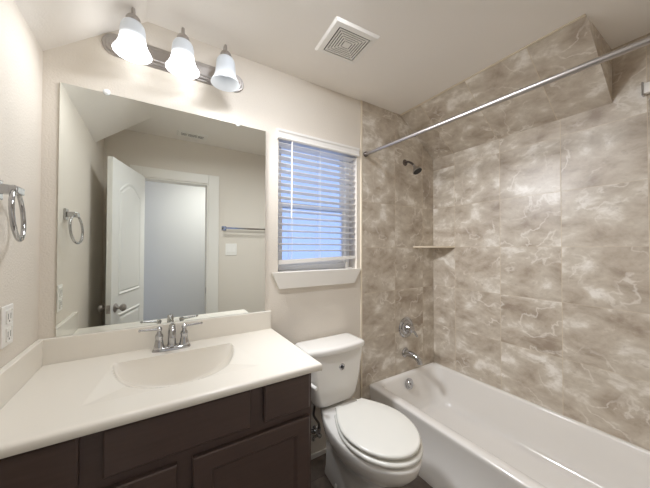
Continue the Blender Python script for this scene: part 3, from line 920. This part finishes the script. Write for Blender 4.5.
# shower rod
rd = thing('shower_rod', 'long steel shower curtain rod crossing over the tub edge', 'rod', (1.704, -0.009, 2.052))
bm = bmesh.new(); tube(bm, [(1.704, -0.014, 2.0515), (1.733, -D + 0.006, 2.022)], 0.0125, 20, 0)
obj('rod_tube', bm, NICKEL, rd, smooth=True)
for p, d in (((1.704, -0.0092, 2.0515), (0, -1, 0)), ((1.733, -D + 0.0002, 2.022), (0, 1, 0))):
    bm = bmesh.new(); lathe(bm, [(0.017, 0), (0.019, 0.004), (0.019, 0.016), (0.015, 0.022), (0.0135, 0.026)], p, d, 24)
    obj('end_cap', bm, DARKMETAL, rd, smooth=True)

# white bracket high on the right wall
wb = thing('wall_bracket', 'small white bracket high on the tiled wall at the right', 'bracket', (XR, -1.27, 2.165))
bm = bmesh.new(); box(bm, XR - 0.030, XR - 0.0005, -1.315, -1.243, 2.137, 2.190, 0.006, 3)
obj('bracket_body', bm, PLASTIC, wb, smooth=True, angle=50)
bm = bmesh.new(); box(bm, XR - 0.033, XR - 0.0005, -1.245, -1.238, 2.130, 2.197, 0.002)
obj('bracket_plate', bm, CHROME, wb)

# ------------------------------------------------------------------ fan grille, register
ev = thing('exhaust_fan', 'white square exhaust fan grille on the ceiling', 'vent', (1.243, -0.402, H))
ea = math.radians(-4)
def sq(s, z, cx=1.243, cy=-0.402):
    out = []
    for sx, sy in ((-1, -1), (1, -1), (1, 1), (-1, 1)):
        x, y = sx * s, sy * s * 0.92
        out.append(Vector((cx + x * math.cos(ea) - y * math.sin(ea), cy + x * math.sin(ea) + y * math.cos(ea), z)))
    return out
bm = bmesh.new()
loft(bm, [sq(0.128, H - 0.0005), sq(0.128, H - 0.004), sq(0.120, H - 0.013), sq(0.094, H - 0.016), sq(0.092, H - 0.004)], cap0=False, cap1=False)
obj('grille_frame', bm, PLASTIC, ev)
bm = bmesh.new(); loft(bm, [sq(0.0918, H - 0.0006), sq(0.0918, H - 0.0122)])
obj('backing', bm, SLOTDARK, ev)
bm = bmesh.new()
for k in range(6):
    s = 0.0865 - k * 0.0132
    loft(bm, [sq(s, H - 0.0123), sq(s, H - 0.0152), sq(s - 0.0078, H - 0.0152), sq(s - 0.0078, H - 0.0123)], cap0=False, cap1=False)
loft(bm, [sq(0.012, H - 0.0123), sq(0.012, H - 0.0152)])
for k in range(4):
    a = ea + PI / 4 + PI / 2 * k
    c, s_ = math.cos(a), math.sin(a)
    q = [Vector((1.243 + c * r - s_ * w, -0.402 + (s_ * r + c * w) * 0.92, H - 0.0124)) for r, w in ((0.010, -0.0015), (0.122, -0.0015), (0.122, 0.0015), (0.010, 0.0015))]
    prism(bm, q, (0, 0, -0.0022))
obj('louvers', bm, PLASTIC, ev)

rg = thing('ceiling_register', 'white slotted air register on the ceiling seen in the mirror', 'vent', (0.69, -1.345, H))
bm = bmesh.new()
xa, xb, ya, yb2 = 0.555, 0.820, -1.415, -1.275
def fr(i, z): return [Vector((xa + i, ya + i, z)), Vector((xb - i, ya + i, z)), Vector((xb - i, yb2 - i, z)), Vector((xa + i, yb2 - i, z))]
loft(bm, [fr(0, H - 0.0005), fr(0, H - 0.003), fr(0.010, H - 0.009), fr(0.034, H - 0.010), fr(0.036, H - 0.003)], cap0=False, cap1=False)
obj('register_frame', bm, PLASTIC, rg)
bm = bmesh.new(); loft(bm, [fr(0.0345, H - 0.0006), fr(0.0345, H - 0.0060)])
obj('backing', bm, SLOTDARK, rg)
bm = bmesh.new()
for k in range(5):
    y = ya + 0.044 + k * 0.0125
    box(bm, xa + 0.036, xb - 0.036, y, y + 0.0038, H - 0.0078, H - 0.0062)
box(bm, 0.642, 0.648, ya + 0.036, yb2 - 0.036, H - 0.0095, H - 0.0062); box(bm, 0.728, 0.734, ya + 0.036, yb2 - 0.036, H - 0.0095, H - 0.0062)
obj('louvers', bm, PLASTIC, rg)

# ------------------------------------------------------------------ towel ring, outlet, switch, towel bar
tr = thing('towel_ring', 'chrome towel ring on the left wall beside the mirror', 'towel ring', (0, -0.365, 1.545))
bm = bmesh.new()
box(bm, 0.0005, 0.009, -0.395, -0.337, 1.502, 1.560, 0.003)
box(bm, 0.009, 0.046, -0.380, -0.352, 1.517, 1.545, 0.003)
box(bm, 0.034, 0.054, -0.388, -0.336, 1.519, 1.541, 0.003)
obj('mount', bm, CHROME, tr)
bm = bmesh.new()
rc = Vector((0.047, -0.360, 1.456)); RR = 0.074
tube(bm, [rc + Vector((-0.005 * math.cos(2 * PI * k / 56) - 0.14 * RR * math.sin(2 * PI * k / 56), RR * math.sin(2 * PI * k / 56), RR * math.cos(2 * PI * k / 56))) for k in range(56)], 0.0062, 10, 0, closed=True)
obj('ring', bm, CHROME, tr, smooth=True)

ol = thing('wall_outlet', 'white electrical outlet on the left wall above the side splash', 'outlet', (0, -0.28, 1.112))
bm = bmesh.new(); box(bm, 0.0005, 0.0065, -0.319, -0.243, 1.049, 1.177, 0.003)
pl = obj('cover_plate', bm, PLASTIC, ol)
for zc in (1.085, 1.141):
    bm = bmesh.new(); box(bm, 0.0066, 0.0092, -0.299, -0.263, zc - 0.022, zc + 0.022, 0.004)
    r_ = obj('receptacle', bm, PLASTIC, ol)
    bm = bmesh.new(); box(bm, 0.0093, 0.0098, -0.291, -0.2885, zc - 0.008, zc + 0.010); box(bm, 0.0093, 0.0098, -0.274, -0.2715, zc - 0.008, zc + 0.010); lathe(bm, [(0.003, 0), (0.003, 0.0005)], (0.0093, -0.281, zc - 0.014), (1, 0, 0), 10)
    obj('slots', bm, simple('slot_grey', srgb(120, 116, 110), 0.6), r_)
lsw = thing('light_switch', 'white double light switch plate beside the door in the mirror', 'switch', (1.098, -D, 1.341))
bm = bmesh.new(); box(bm, 1.038, 1.158, -D + 0.0005, -D + 0.0065, 1.277, 1.405, 0.003)
obj('cover_plate', bm, PLASTIC, lsw)
for xc in (1.074, 1.122):
    bm = bmesh.new(); prism(bm, [(xc - 0.016, -D + 0.0066, 1.308), (xc - 0.016, -D + 0.0130, 1.308), (xc - 0.016, -D + 0.0085, 1.374), (xc - 0.016, -D + 0.0066, 1.374)], (0.032, 0, 0))
    obj('rocker', bm, PLASTIC, lsw)
tbx = thing('towel_bar', 'square chrome towel bar on the wall beside the door, seen in mirror', 'towel bar', (1.31, -D, 1.570))
for xc in (1.020, 1.630):
    bm = bmesh.new(); box(bm, xc - 0.024, xc + 0.024, -D + 0.0005, -D + 0.009, 1.546, 1.594, 0.003); box(bm, xc - 0.011, xc + 0.011, -D + 0.009, -D + 0.078, 1.559, 1.581, 0.002)
    obj('post', bm, CHROME, tbx)
bm = bmesh.new(); box(bm, 1.0312, 1.6188, -D + 0.059, -D + 0.077, 1.561, 1.579, 0.002)
obj('bar', bm, CHROME, tbx)
